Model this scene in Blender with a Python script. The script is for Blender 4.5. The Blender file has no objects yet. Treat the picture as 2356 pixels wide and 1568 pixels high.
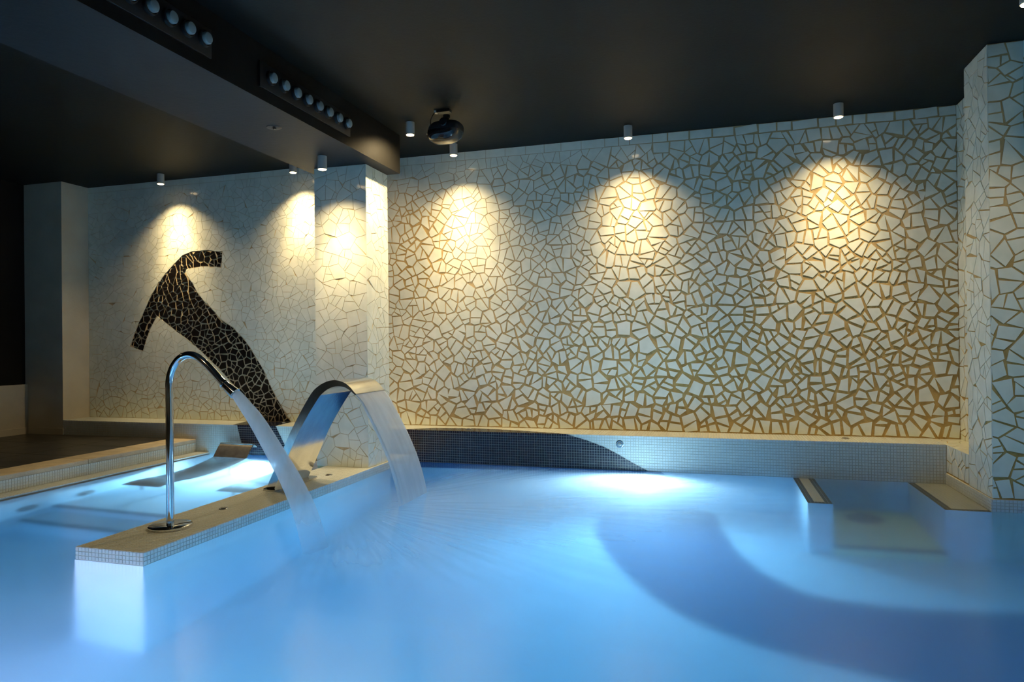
import bpy, math, random
from math import sin, cos, radians, pi, hypot, atan2, exp, sqrt
from mathutils import Vector, Matrix

SC = bpy.context.scene
COL = SC.collection
random.seed(7)

# ------------------------------------------------------------------ camera, world, exposure
CAM_H = 1.15
F_PX = 1564.0
YAW, PITCH, ROLL = radians(16.4), radians(.22), radians(-.62)
fw = Vector((-sin(YAW)*cos(PITCH), cos(YAW)*cos(PITCH), sin(PITCH)))
r0 = Vector((cos(YAW), sin(YAW), 0)); u0 = r0.cross(fw)
rt = r0*cos(ROLL) + u0*sin(ROLL); up = -r0*sin(ROLL) + u0*cos(ROLL)
cd = bpy.data.cameras.new('camera'); cam = bpy.data.objects.new('camera', cd); COL.objects.link(cam)
m = Matrix((rt, up, -fw)).transposed().to_4x4(); m.translation = Vector((0, 0, CAM_H)); cam.matrix_world = m
cd.sensor_width = 36; cd.lens = 36*F_PX/2356; cd.clip_start = .05; cd.clip_end = 60
SC.camera = cam
CAMP = Vector((0, 0, CAM_H))

SC.view_settings.view_transform = 'Standard'; SC.view_settings.look = 'None'
SC.view_settings.exposure = 0.55; SC.view_settings.gamma = 1; SC.view_settings.use_curve_mapping = False
SC.cycles.use_denoising = True
SC.cycles.use_adaptive_sampling = True; SC.cycles.adaptive_threshold = .08
SC.cycles.max_bounces = 9; SC.cycles.diffuse_bounces = 4; SC.cycles.glossy_bounces = 4
SC.cycles.transmission_bounces = 8; SC.cycles.transparent_max_bounces = 16; SC.cycles.volume_bounces = 1
SC.cycles.sample_clamp_indirect = 6; SC.cycles.blur_glossy = 1.0
SC.cycles.caustics_reflective = False; SC.cycles.caustics_refractive = True
W = bpy.data.worlds.new('world'); SC.world = W; W.use_nodes = True
W.node_tree.nodes['Background'].inputs[0].default_value = (.5, .7, 1, 1)
W.node_tree.nodes['Background'].inputs[1].default_value = 0.0

SPOT_W = 52.0          # ceiling spotlights
SPOT_COL = (1.0, .74, .38)
POOL_COL = (.57, .81, .97)

def light(name, kind, loc, direction, power, color, parent=None, **kw):
    d = bpy.data.lights.new(name, kind); d.energy = power; d.color = color
    for k, v in kw.items(): setattr(d, k, v)
    o = bpy.data.objects.new(name, d); COL.objects.link(o)
    o.rotation_euler = Vector(direction).to_track_quat('-Z', 'Y').to_euler()
    o.location = loc
    if parent is not None:
        o.parent = parent; o.location = Vector(loc) - Vector(parent.location)
    return o

# ------------------------------------------------------------------ materials
def mat(name, color=(.8, .8, .8), rough=.5, metal=0, **kw):
    m = bpy.data.materials.new(name); m.use_nodes = True
    b = m.node_tree.nodes['Principled BSDF']
    b.inputs['Base Color'].default_value = (*color, 1); b.inputs['Roughness'].default_value = rough
    b.inputs['Metallic'].default_value = metal
    for k, v in kw.items(): b.inputs[k].default_value = v
    return m
def N(m, t, **kw):
    n = m.node_tree.nodes.new(t)
    for k, v in kw.items(): setattr(n, k, v)
    return n
def L(m, a, b): m.node_tree.links.new(a, b)
def bsdf(m): return m.node_tree.nodes['Principled BSDF']
def noise_color(m, c1, c2, scale=4, detail=4, lo=.35, hi=.65, stretch=None, bump=0, bscale=None):
    tc = N(m, 'ShaderNodeTexCoord'); mp = N(m, 'ShaderNodeMapping')
    geo = N(m, 'ShaderNodeNewGeometry')
    L(m, geo.outputs['Position'], mp.inputs[0])
    if stretch: mp.inputs['Scale'].default_value = stretch
    nz = N(m, 'ShaderNodeTexNoise'); nz.inputs['Scale'].default_value = scale; nz.inputs['Detail'].default_value = detail
    L(m, mp.outputs[0], nz.inputs['Vector'])
    rp = N(m, 'ShaderNodeValToRGB'); rp.color_ramp.elements[0].position = lo; rp.color_ramp.elements[1].position = hi
    rp.color_ramp.elements[0].color = (*c1, 1); rp.color_ramp.elements[1].color = (*c2, 1)
    L(m, nz.outputs[0], rp.inputs[0]); L(m, rp.outputs[0], bsdf(m).inputs['Base Color'])
    if bump:
        n2 = N(m, 'ShaderNodeTexNoise'); n2.inputs['Scale'].default_value = bscale or scale*6; n2.inputs['Detail'].default_value = 6
        L(m, mp.outputs[0], n2.inputs['Vector'])
        b = N(m, 'ShaderNodeBump'); b.inputs['Strength'].default_value = bump; b.inputs['Distance'].default_value = .01
        L(m, n2.outputs[0], b.inputs['Height']); L(m, b.outputs[0], bsdf(m).inputs['Normal'])
    return m

M_TILE = mat('white_glaze', (.78, .77, .72), .13)
noise_color(M_TILE, (.76, .79, .68), (.85, .87, .76), 9, 2)
M_BLACK = mat('black_glaze', (.012, .010, .010), .12)
M_GROUT = noise_color(mat('ochre_grout', rough=.85), (.43, .275, .085), (.57, .385, .14), 14, 5, bump=.5, bscale=160)
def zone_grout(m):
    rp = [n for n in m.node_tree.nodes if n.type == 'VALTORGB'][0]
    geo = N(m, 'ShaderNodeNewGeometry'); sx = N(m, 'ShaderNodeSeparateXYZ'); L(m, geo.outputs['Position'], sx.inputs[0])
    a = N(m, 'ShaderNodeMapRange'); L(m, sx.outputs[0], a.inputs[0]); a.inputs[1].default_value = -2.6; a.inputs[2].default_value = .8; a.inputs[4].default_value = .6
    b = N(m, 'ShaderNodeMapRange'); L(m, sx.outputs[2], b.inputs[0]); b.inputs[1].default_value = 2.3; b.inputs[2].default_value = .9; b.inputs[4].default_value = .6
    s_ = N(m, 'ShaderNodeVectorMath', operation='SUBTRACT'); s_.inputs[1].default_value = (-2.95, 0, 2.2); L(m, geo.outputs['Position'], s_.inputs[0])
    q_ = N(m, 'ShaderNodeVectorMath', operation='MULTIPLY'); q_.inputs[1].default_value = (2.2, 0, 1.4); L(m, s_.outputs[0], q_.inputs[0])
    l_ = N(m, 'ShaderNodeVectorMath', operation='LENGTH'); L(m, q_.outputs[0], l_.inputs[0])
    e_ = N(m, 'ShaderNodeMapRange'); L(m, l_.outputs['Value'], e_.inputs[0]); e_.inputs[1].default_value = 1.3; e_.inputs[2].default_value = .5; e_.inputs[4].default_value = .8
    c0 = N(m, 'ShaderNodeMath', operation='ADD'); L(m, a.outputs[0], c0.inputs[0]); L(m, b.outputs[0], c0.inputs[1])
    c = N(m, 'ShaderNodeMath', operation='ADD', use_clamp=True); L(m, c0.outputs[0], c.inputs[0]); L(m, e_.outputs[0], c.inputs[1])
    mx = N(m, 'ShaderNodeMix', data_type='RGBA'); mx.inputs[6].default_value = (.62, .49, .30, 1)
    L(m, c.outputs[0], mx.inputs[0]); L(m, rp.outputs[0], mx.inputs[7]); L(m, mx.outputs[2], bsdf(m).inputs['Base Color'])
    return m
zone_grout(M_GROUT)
M_GROUTL = noise_color(mat('sand_grout', rough=.85), (.60, .46, .25), (.72, .57, .34), 14, 5, bump=.5, bscale=160)
M_MOS = noise_color(mat('small_white_mosaic', rough=.22), (.64, .68, .65), (.70, .73, .69), 60, 2)
M_MOSD = mat('small_dark_mosaic', (.010, .012, .030), .2)
M_JOINT = mat('pale_joint', (.60, .58, .48), .8)
M_PLASTER = noise_color(mat('beige_plaster', rough=.75), (.55, .49, .38), (.62, .56, .44), 3, 4, bump=.15, bscale=60)
M_CEIL = noise_color(mat('black_ceiling_paint', rough=.6), (.0035, .0066, .0068), (.0052, .0085, .0083), 2, 4, bump=.1, bscale=40)
M_BEAM = noise_color(mat('black_beam_paint', rough=.6), (.007, .007, .0065), (.010, .0095, .0085), 2, 4, bump=.12, bscale=30)
M_SOFFIT = noise_color(mat('dark_soffit_paint', rough=.55), (.014, .0175, .020), (.018, .021, .024), 2, 4, bump=.12, bscale=30)
M_SLATE = noise_color(mat('dark_slate', rough=.38), (.018, .017, .014), (.050, .046, .038), 3, 6, stretch=(1, 2.5, 1), bump=.3, bscale=18)
M_JOINTD = mat('grey_slate_joint', (.10, .095, .08), .8)
M_STONE = noise_color(mat('sand_coping_stone', rough=.7), (.50, .42, .30), (.62, .53, .38), 8, 6, bump=.3, bscale=90)
M_POOL = noise_color(mat('pool_tile_pale', rough=.8), (.60, .70, .74), (.70, .78, .80), 2, 3)
M_POOLB = mat('pool_tile_blue', (.015, .095, .22), .8)
M_TRIM = mat('step_trim_dark', (.015, .03, .07), .35)
M_NICHE_LIT = mat('pool_tile_ceiling_lit', (.86, .86, .52), .35)  # ceiling light reaching the niche floor is put into this tile colour
M_CHROME = mat('polished_chrome', (.72, .72, .72), .07, 1)
M_STEEL = noise_color(mat('brushed_steel', rough=.13, metal=1), (.58, .58, .57), (.72, .72, .70), 8, 6, lo=.3, hi=.7, stretch=(1, 1, .25), bump=.04, bscale=60)
M_DSTEEL = noise_color(mat('submerged_steel', rough=.35, metal=.8), (.26, .25, .23), (.36, .34, .31), 20, 4)
M_LAMPW = mat('white_lacquer', (.48, .45, .40), .4)
M_BLKP = mat('black_gloss_plastic', (.008, .008, .009), .12)
M_BLKM = mat('black_matt_plastic', (.012, .012, .012), .5)
M_DISC = mat('pale_nozzle_disc', (.26, .31, .31), .4)
for m_ in (M_CEIL, M_BEAM, M_SOFFIT): bsdf(m_).inputs['Specular IOR Level'].default_value = .18
def emit(name, color, s):
    m = mat(name, color, .4); b = bsdf(m)
    b.inputs['Emission Color'].default_value = (*color, 1); b.inputs['Emission Strength'].default_value = s
    return m
M_BULB = emit('warm_bulb_glow', (1.0, .72, .36), 9)
M_POOLBULB = emit('pool_bulb_glow', (.80, .93, 1.0), 22)

# ------------------------------------------------------------------ mesh helpers
def tag(o, label=None, cat=None, group=None, kind=None):
    if label: o['label'] = label
    if cat: o['category'] = cat
    if group: o['group'] = group
    if kind: o['kind'] = kind
    return o
def mobj(name, V, F, mats, parent=None, smooth=False, mi=None, loc=None):
    me = bpy.data.meshes.new(name)
    if loc is None: loc = Vector((0, 0, 0))
    loc = Vector(loc)
    me.from_pydata([tuple(Vector(v)-loc) for v in V], [], F)
    for mm in (mats if isinstance(mats, (list, tuple)) else [mats]): me.materials.append(mm)
    if mi: me.polygons.foreach_set('material_index', mi)
    if smooth: me.polygons.foreach_set('use_smooth', [True]*len(me.polygons))
    me.update()
    o = bpy.data.objects.new(name, me); COL.objects.link(o)
    if parent is not None:
        o.parent = parent; o.location = loc - PW(parent)
    else: o.location = loc
    return o
def PW(p):
    v = Vector((0, 0, 0))
    while p is not None:
        v = v + Vector(p.location); p = p.parent
    return v
def empty(name, loc):
    o = bpy.data.objects.new(name, None); o.empty_display_size = .05; COL.objects.link(o); o.location = loc; return o
def boxvf(a, b):
    x0, y0, z0 = a; x1, y1, z1 = b
    V = [(x0,y0,z0),(x1,y0,z0),(x1,y1,z0),(x0,y1,z0),(x0,y0,z1),(x1,y0,z1),(x1,y1,z1),(x0,y1,z1)]
    F = [(3,2,1,0),(4,5,6,7),(0,1,5,4),(1,2,6,5),(2,3,7,6),(3,0,4,7)]
    return V, F
def box(name, a, b, mt, parent=None, bevel=0, loc=None):
    V, F = boxvf(a, b)
    o = mobj(name, V, F, mt, parent, loc=loc)
    if bevel:
        md = o.modifiers.new('bevel', 'BEVEL'); md.width = bevel; md.segments = 2
        o.data.polygons.foreach_set('use_smooth', [True]*len(o.data.polygons))
    return o
def struct(o): o['kind'] = 'structure'; return o
class MB:
    def __init__(s): s.V = []; s.F = []; s.mi = []
    def add(s, V, F, mi=0):
        k = len(s.V); s.V += [tuple(v) for v in V]; s.F += [tuple(i+k for i in f) for f in F]; s.mi += [mi]*len(F)
    def box(s, a, b, mi=0): s.add(*boxvf(a, b), mi)
    def lathe(s, prof, c, axis='Z', n=32, mi=0, cap=True):
        V = []; F = []
        for r, h in prof:
            for i in range(n):
                t = 2*pi*i/n; p = (r*cos(t), r*sin(t), h)
                if axis == 'Y': p = (p[0], p[2], p[1])
                if axis == 'X': p = (p[2], p[0], p[1])
                V.append((p[0]+c[0], p[1]+c[1], p[2]+c[2]))
        for j in range(len(prof)-1):
            for i in range(n):
                a, b = j*n+i, j*n+(i+1) % n
                F.append((a, b, b+n, a+n))
        if cap:
            F.append(tuple(range(n))[::-1]); F.append(tuple((len(prof)-1)*n+i for i in range(n)))
        s.add(V, F, mi)
    def tube(s, P, R, n=20, mi=0):
        P = [Vector(p) for p in P]
        if not isinstance(R, (list, tuple)): R = [R]*len(P)
        t0 = (P[1]-P[0]).normalized(); a = Vector((0, 1, 0)) if abs(t0.y) < .9 else Vector((1, 0, 0))
        nrm = (a - t0*a.dot(t0)).normalized(); V = []; F = []
        for i, p in enumerate(P):
            t = (P[min(i+1, len(P)-1)] - P[max(i-1, 0)]).normalized()
            nrm = (nrm - t*nrm.dot(t)).normalized(); b = t.cross(nrm)
            for k in range(n):
                q = 2*pi*k/n; V.append(p + (nrm*cos(q) + b*sin(q))*R[i])
        for j in range(len(P)-1):
            for i in range(n):
                a_, b_ = j*n+i, j*n+(i+1) % n
                F.append((a_, b_, b_+n, a_+n))
        F.append(tuple(range(n))[::-1]); F.append(tuple((len(P)-1)*n+i for i in range(n)))
        s.add(V, F, mi)
    def build(s, name, mats, parent=None, smooth=False, loc=None):
        o = mobj(name, s.V, s.F, mats, parent, smooth, s.mi, loc)
        if smooth:
            for mdn in ():
                pass
            try: o.data.set_sharp_from_angle(angle=radians(40))
            except Exception: pass
        return o
def spline(P, k=8):
    P = [Vector(p) for p in P]; out = []
    for i in range(len(P)-1):
        p0 = P[max(i-1, 0)]; p1 = P[i]; p2 = P[i+1]; p3 = P[min(i+2, len(P)-1)]
        for j in range(k):
            t = j/k
            out.append(.5*((2*p1) + (p2-p0)*t + (2*p0-5*p1+4*p2-p3)*t*t + (3*p1-p0-3*p2+p3)*t**3))
    out.append(P[-1]); return out

# ------------------------------------------------------------------ broken tile layout (2-D)
def clip(P, a, b, c):
    """keep a*x+b*y<=c"""
    out = []; n = len(P)
    for i in range(n):
        p, q = P[i], P[(i+1) % n]
        dp = a*p[0]+b*p[1]-c; dq = a*q[0]+b*q[1]-c
        if dp <= 0: out.append(p)
        if (dp < 0 < dq) or (dq < 0 < dp):
            t = dp/(dp-dq); out.append((p[0]+(q[0]-p[0])*t, p[1]+(q[1]-p[1])*t))
    return out
def area(P): return .5*sum(P[i-1][0]*P[i][1]-P[i][0]*P[i-1][1] for i in range(len(P)))
def cen(P): return (sum(p[0] for p in P)/len(P), sum(p[1] for p in P)/len(P))
def inside(pt, poly):
    x, y = pt; c = False; n = len(poly)
    for i in range(n):
        x1, y1 = poly[i-1]; x2, y2 = poly[i]
        if (y1 > y) != (y2 > y) and x < (x2-x1)*(y-y1)/(y2-y1)+x1: c = not c
    return c
def inset(P, d):
    Q = list(P); n = len(P)
    for i in range(n):
        p, q = P[i], P[(i+1) % n]; l = hypot(q[0]-p[0], q[1]-p[1])
        if l < 1e-6: continue
        a, b = (q[1]-p[1])/l, -(q[0]-p[0])/l
        Q = clip(Q, a, b, a*p[0]+b*p[1]-d)
        if len(Q) < 3: return []
    return Q
def simplify(P, k, lim=.12):
    P = list(P)
    def ta(i):
        a, b, c = P[i-1], P[i], P[(i+1) % len(P)]
        return abs((b[0]-a[0])*(c[1]-a[1])-(c[0]-a[0])*(b[1]-a[1]))
    A0 = abs(area(P))*2; lost = 0
    while len(P) > k:
        i = min(range(len(P)), key=ta); lost += ta(i)
        if lost > lim*A0 and len(P) < 7: break
        P.pop(i)
    return P
def split(P, rnd):
    c = cen(P); sx = sum((p[0]-c[0])**2 for p in P); sy = sum((p[1]-c[1])**2 for p in P); sxy = sum((p[0]-c[0])*(p[1]-c[1]) for p in P)
    th = .5*atan2(2*sxy, sx-sy) + rnd.gauss(0, .28)
    a, b = cos(th), sin(th)
    off = a*(c[0]+rnd.gauss(0, .012)) + b*(c[1]+rnd.gauss(0, .012))
    return [q for q in (clip(P, a, b, off), clip(P, -a, -b, -off)) if len(q) > 2 and area(q) > 2e-4]
def cells(x0, x1, y0, y1, s, rnd, p_split=.72):
    nx = max(1, round((x1-x0)/s)); ny = max(1, round((y1-y0)/s)); g = {}
    dx, dy = (x1-x0)/nx, (y1-y0)/ny
    for i in range(nx):
        for j in range(ny):
            g[i, j] = (x0+(i+.5+(.25 if j % 2 else -.25)+rnd.uniform(-.42, .42))*dx, y0+(j+.5+rnd.uniform(-.42, .42))*dy)
    out = []
    for (i, j), p in g.items():
        P = [(x0, y0), (x1, y0), (x1, y1), (x0, y1)]
        nb = sorted(((q[0]-p[0])**2+(q[1]-p[1])**2, q) for q in (g.get((i+a, j+b)) for a in (-3, -2, -1, 0, 1, 2, 3) for b in (-2, -1, 0, 1, 2) if (a, b) != (0, 0)) if q)
        for d2, q in nb[:18]:
            a, b = q[0]-p[0], q[1]-p[1]
            P = clip(P, a, b, a*(p[0]+q[0])/2+b*(p[1]+q[1])/2)
            if len(P) < 3: break
        if len(P) < 3: continue
        L1 = split(P, rnd) if rnd.random() < p_split else [P]
        for q in L1:
            if rnd.random() < .16 and area(q) > .006: out += split(q, rnd)
            else: out.append(q)
    return out
def cut_by(P, fig):
    """split a convex cell along every outline segment that crosses it; list of (piece, is_inside)"""
    xs = [p[0] for p in P]; ys = [p[1] for p in P]; L_ = [P]; hit = False
    for i in range(len(fig)):
        a, b = fig[i-1], fig[i]
        if max(a[0], b[0]) < min(xs) or min(a[0], b[0]) > max(xs) or max(a[1], b[1]) < min(ys) or min(a[1], b[1]) > max(ys): continue
        nx, ny = b[1]-a[1], -(b[0]-a[0]); l = hypot(nx, ny)
        if l < 1e-9: continue
        new = []
        for Q in L_:
            # does the segment pass through Q?
            t0, t1 = 0., 1.; ok = True; n = len(Q)
            for k in range(n):
                p, q = Q[k], Q[(k+1) % n]; ea, eb = q[1]-p[1], -(q[0]-p[0]); c = ea*p[0]+eb*p[1]
                da = ea*a[0]+eb*a[1]-c; db = ea*b[0]+eb*b[1]-c
                if da > 0 and db > 0: ok = False; break
                if da > 0: t0 = max(t0, da/(da-db))
                elif db > 0: t1 = min(t1, da/(da-db))
            if ok and (t1-t0)*l > 1e-4:
                c = nx*a[0]+ny*a[1]
                new += [q for q in (clip(Q, nx, ny, c), clip(Q, -nx, -ny, -c)) if len(q) > 2 and abs(area(q)) > 1e-6]
                hit = True
            else: new.append(Q)
        L_ = new
    return [(q, inside(cen(q), fig)) for q in L_]
def finish(cs, gap, rnd, kp):
    """inset and simplify: gap(c) joint width, kp(c) share of pieces knocked down to four corners"""
    out = []
    for P in cs:
        c = cen(P); g = gap(c); Q = inset(P, g*.5*rnd.uniform(.7, 1.25))
        if len(Q) < 3: continue
        k = kp(c); r = rnd.random()
        if r < k*.10: Q = simplify(Q, 3, .16)
        elif r < k: Q = simplify(Q, 4, .05+.24*k*k)
        else: Q = simplify(Q, 5 if r < .9 else 6)
        if g > .007:
            a_ = rnd.gauss(0, .10*min(1, (g-.005)/.008)); c = cen(Q); ca, sa = cos(a_)*.96, sin(a_)*.96
            Q = [(c[0]+(p[0]-c[0])*ca-(p[1]-c[1])*sa, c[1]+(p[0]-c[0])*sa+(p[1]-c[1])*ca) for p in Q]
        if area(Q) > 2.2e-4: out.append(Q)
    return out
def prism(Q, O, U, V_, Nn, t, rnd, tilt=.006):
    c = cen(Q); ta, tb = rnd.gauss(0, tilt), rnd.gauss(0, tilt)
    n = len(Q); top = []; bot = []
    for p in Q:
        b = O + U*p[0] + V_*p[1]
        bot.append(b - Nn*.001)
        top.append(b + Nn*(t + (p[0]-c[0])*ta + (p[1]-c[1])*tb))
    F = [tuple(range(n, 2*n))] + [(i, (i+1) % n, n+(i+1) % n, n+i) for i in range(n)]
    return bot+top, F
def score(Q, O, U, V_, Nn):
    c = cen(Q); p = O+U*c[0]+V_*c[1]; d = p-CAMP; l = d.length
    z = d.dot(fw)
    if z <= 0: return 0
    px = F_PX*d.dot(rt)/z; py = F_PX*d.dot(up)/z
    if abs(px) > 1178 or abs(py) > 784: return 0
    return abs(area(Q))*abs(d.dot(Nn))/l**3
def lay(polys, O, U, V_, Nn, mt, parent, rnd, t=.0045, limit=300, name='tile', rest='tile_field', tilt=.006):
    O, U, V_, Nn = Vector(O), Vector(U), Vector(V_), Vector(Nn)
    flip = U.cross(V_).dot(Nn) < 0
    sc = sorted(((score(q, O, U, V_, Nn), i) for i, q in enumerate(polys)), reverse=True)
    pick = {i for s, i in sc[:limit]}
    mb = MB()
    for i, q in enumerate(polys):
        V, F = prism(q, O, U, V_, Nn, t, rnd, tilt)
        if flip: F = [f[::-1] for f in F]
        if i in pick:
            mobj(name, V, F, mt, parent, loc=V[0])
        else: mb.add(V, F)
    if mb.V:
        o = mb.build(rest, mt, parent); o['kind'] = 'stuff'
def mosaic_face(parent, O, U, V_, Nn, w, h, s=.15, gap=.007, kp=.5, seed=1, mt=None, limit=300, ps=.72):
    rnd = random.Random(seed)
    cs = cells(0, w, 0, h, s, rnd, ps)
    g = gap if callable(gap) else (lambda c: gap)
    k = kp if callable(kp) else (lambda c: kp)
    lay(finish(cs, g, rnd, k), O, U, V_, Nn, mt or M_TILE, parent, rnd, limit=limit)

# small square mosaic laid over a rectangle, optionally divided by dark outlines
def grid_mosaic(parent, O, U, V_, Nn, w, h, pitch=.0235, gap=.0038, dark=None, t=.0034, single=0):
    O, U, V_, Nn = Vector(O), Vector(U), Vector(V_), Vector(Nn)
    nu, nv = max(1, round(w/pitch)), max(1, round(h/pitch)); du, dv = w/nu, h/nv
    flip = U.cross(V_).dot(Nn) < 0
    light_, dark_ = MB(), MB(); rnd = random.Random(3); cnt = 0
    order = [(i, j) for j in range(nv) for i in range(nu)]
    for i, j in order:
        a, b = i*du, j*dv; g = gap*.5
        P = [(a, b), (a+du, b), (a+du, b+dv), (a, b+dv)]
        pcs = [(P, False)]
        if dark:
            for D in dark:
                nxt = []
                for q, f in pcs:
                    if f: nxt.append((q, f)); continue
                    nxt += cut_by(q, D)
                pcs = nxt
        for q, isd in pcs:
            q = inset(q, g)
            if len(q) < 3 or area(q) < 2e-6: continue
            V, F = prism(q, O, U, V_, Nn, t, rnd, .003)
            if flip: F = [f[::-1] for f in F]
            if cnt < single:
                mobj('mosaic_tile', V, F, M_MOSD if isd else M_MOS, parent, loc=V[0]); cnt += 1
            else: (dark_ if isd else light_).add(V, F)
    if light_.V: light_.build('white_mosaic', M_MOS, parent)['kind'] = 'stuff'
    if dark_.V: dark_.build('dark_mosaic', M_MOSD, parent)['kind'] = 'stuff'

X, Y, Z = Vector((1, 0, 0)), Vector((0, 1, 0)), Vector((0, 0, 1))
# key levels and planes (metres, water level = 0)
YL, YW, ZL, ZC = 6.16, 6.52, .31, 3.11
XL, XR, XP = -7.85, 1.99, 1.776
XD0, XD1, YD, ZD = -3.35, -2.89, 2.89, .067
FL = -1.2; XG = -5.25; YN = .9

# ------------------------------------------------------------------ room shell
struct(box('wall_back_left', (XL-.1, YW, -1.3), (-3.35, YW+.2, ZC+.1), M_GROUTL))
struct(box('wall_back_right', (-3.35, YW, -1.3), (XR+.2, YW+.2, ZC+.1), M_GROUT))
wbl = bpy.data.objects['wall_back_left']; wbr = bpy.data.objects['wall_back_right']
struct(box('wall_right', (XR, -3.2, -1.3), (XR+.2, YW, ZC+.1), M_GROUT)); wr = bpy.data.objects['wall_right']
wl = struct(box('wall_left', (XL-.2, -3.2, -.1), (XL, YL, .727), M_PLASTER))
struct(box('wall_left_upper', (XL-.25, -3.2, .727), (XL-.04, YL, ZC+.1), M_BEAM))
struct(box('baseboard_left', (XL, -3, .14), (XL+.012, YL, .215), M_PLASTER))
struct(box('wall_near', (XL-.2, -3.4, -1.3), (XR+.2, -3.2, ZC+.1), M_PLASTER))
struct(box('ceiling', (XL-.25, -3.4, ZC), (XR+.2, YW+.2, ZC+.12), M_CEIL))
# plaster pier at the far left end of the back wall
pier = struct(box('pillar_plaster', (XL-.2, YL, -.1), (-7.31, YW+.1, ZC+.02), M_PLASTER))
struct(box('baseboard_pillar', (XL, YL-.012, .14), (-7.30, YL, .215), M_PLASTER))
# dropped beam across the ceiling
bm = MB(); V, F = boxvf((-3.55, -3.3, 2.75), (-2.785, 5.81, ZC+.02)); bm.add(V, F)
bm.mi = [1, 0, 0, 0, 0, 0]
struct(bm.build('ceiling_beam', [M_BEAM, M_SOFFIT]))

# broken tile cladding of the back wall
FIG = [(-5.357,2.229),(-5.373,2.054),(-5.501,2.073),(-5.621,2.079),(-5.743,2.069),(-5.849,2.059),(-5.87,2.035),(-5.849,1.984),(-5.78,1.901),(-5.711,1.79),(-5.608,1.672),(-5.506,1.583),(-5.371,1.451),(-5.236,1.378),(-5.103,1.262),(-5.005,1.149),(-4.924,1.036),(-4.827,.895),(-4.763,.77),(-4.7,.645),(-4.62,.521),(-4.542,.398),(-4.468,.305),(-4.798,.305),(-4.898,.405),(-5.012,.515),(-5.127,.613),(-5.31,.796),(-5.394,.881),(-5.513,.974),(-5.632,1.075),(-5.753,1.17),(-5.857,1.243),(-5.98,1.318),(-6.104,1.4),(-6.194,1.461),(-6.287,1.526),(-6.376,1.383),(-6.442,1.251),(-6.493,1.107),(-6.677,1.164),(-6.635,1.283),(-6.569,1.416),(-6.475,1.577),(-6.391,1.723),(-6.28,1.882),(-6.17,2.003),(-6.043,2.115),(-5.909,2.222),(-5.776,2.259),(-5.619,2.263),(-5.499,2.254)]
rnd = random.Random(11)
cs = []
for P in cells(-7.31, -3.35, ZL, ZC-.07, .116, rnd, .85) + [[(-7.31+i*.165, ZC-.07), (-7.145+i*.165, ZC-.07), (-7.145+i*.165, ZC), (-7.31+i*.165, ZC)] for i in range(24)]:
    cs += [q for q, f in cut_by(P, FIG) if not f]
gl = lambda c: .0032 + .0042*max(0, 1-(c[1]-ZL)/.9)
kl = lambda c: .25 + .5*max(0, 1-(c[1]-ZL)/.9)
lay(finish(cs, gl, rnd, kl), (0, YW, 0), X, Z, -Y, M_TILE, wbl, rnd)
cs = []
for P in cells(-6.75, -4.4, ZL, 2.3, .088, rnd, .75):
    cs += [q for q, f in cut_by(P, FIG) if f]
fig = empty('tile_mural', (-5.5, YW-.002, ZL))
tag(fig, 'black broken-tile mural of a forked tail shape on the left white wall', 'mural')
lay(finish(cs, lambda c: .0105, rnd, lambda c: .5), (0, YW-.0012, 0), X, Z, -Y, M_BLACK, fig, rnd, t=.003)
V, F = [], []
def wide(c):
    """0 where pieces are packed tightly, 1 where the joints gape"""
    x, z = c
    a = min(1, max(0, (x+3.0)/3.4)) * .55 + min(1, max(0, (2.1-z)/1.5))*.55
    a += .65*exp(-((x+2.95)**2/.10+(z-2.2)**2/.28)) - .25*(z > 2.9)
    return max(0, min(1, a))
def top_row(x0, x1, z0, z1, rnd):
    out = []; x = x0
    while x < x1-.06:
        w = rnd.uniform(.10, .23); w = min(w, x1-x) if x1-x-w > .06 else x1-x
        a, b = z0+rnd.uniform(-.0, .0), z0
        out.append([(x, a), (x+w, b), (x+w, z1), (x, z1)]); x += w
    return out
cs = cells(-3.35, XR, ZL, ZC-.085, .130, rnd, .92) + top_row(-3.35, XR, ZC-.085, ZC, rnd)
lay(finish(cs, lambda c: .0045+.0165*wide(c), rnd, lambda c: .30+.65*wide(c)), (0, YW, 0), X, Z, -Y, M_TILE, wbr, rnd)
# alcove side of the right wall
mosaic_face(wr, (XR, 0.0, .085), Y, Z, -X, YW, ZC-.085, s=.14, gap=.008, seed=5, limit=120)

# ------------------------------------------------------------------ tiled column under the beam
CX0, CX1, CY0, CY1 = -3.437, -2.915, 5.39, 5.81
colm = struct(box('column', (CX0+.006, CY0+.006, -.4), (CX1-.006, CY1, 2.75), M_GROUTL))
mosaic_face(colm, (CX0, CY0+.006, ZD), X, Z, -Y, CX1-CX0, 2.75-ZD, s=.125, gap=.004, kp=.35, seed=21, limit=150, mt=M_TILE)
mosaic_face(colm, (CX1-.006, CY0, ZD), Y, Z, X, CY1-CY0, 2.75-ZD, s=.12, gap=.005, kp=.4, seed=22, limit=150)
# ------------------------------------------------------------------ pillar on the right
pr = struct(box('pillar_right', (XP+.006, 5.244, -1.3), (XR+.01, 5.67, ZC+.02), M_GROUT))
mosaic_face(pr, (XP, 5.244, .085), X, Z, -Y, XR-XP, ZC-.085, s=.135, gap=.009, kp=.6, seed=31, limit=150)
mosaic_face(pr, (XP+.006, 5.238, .085), Y, Z, -X, .432, ZC-.085, s=.125, gap=.007, kp=.5, seed=32, limit=150)

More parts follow.
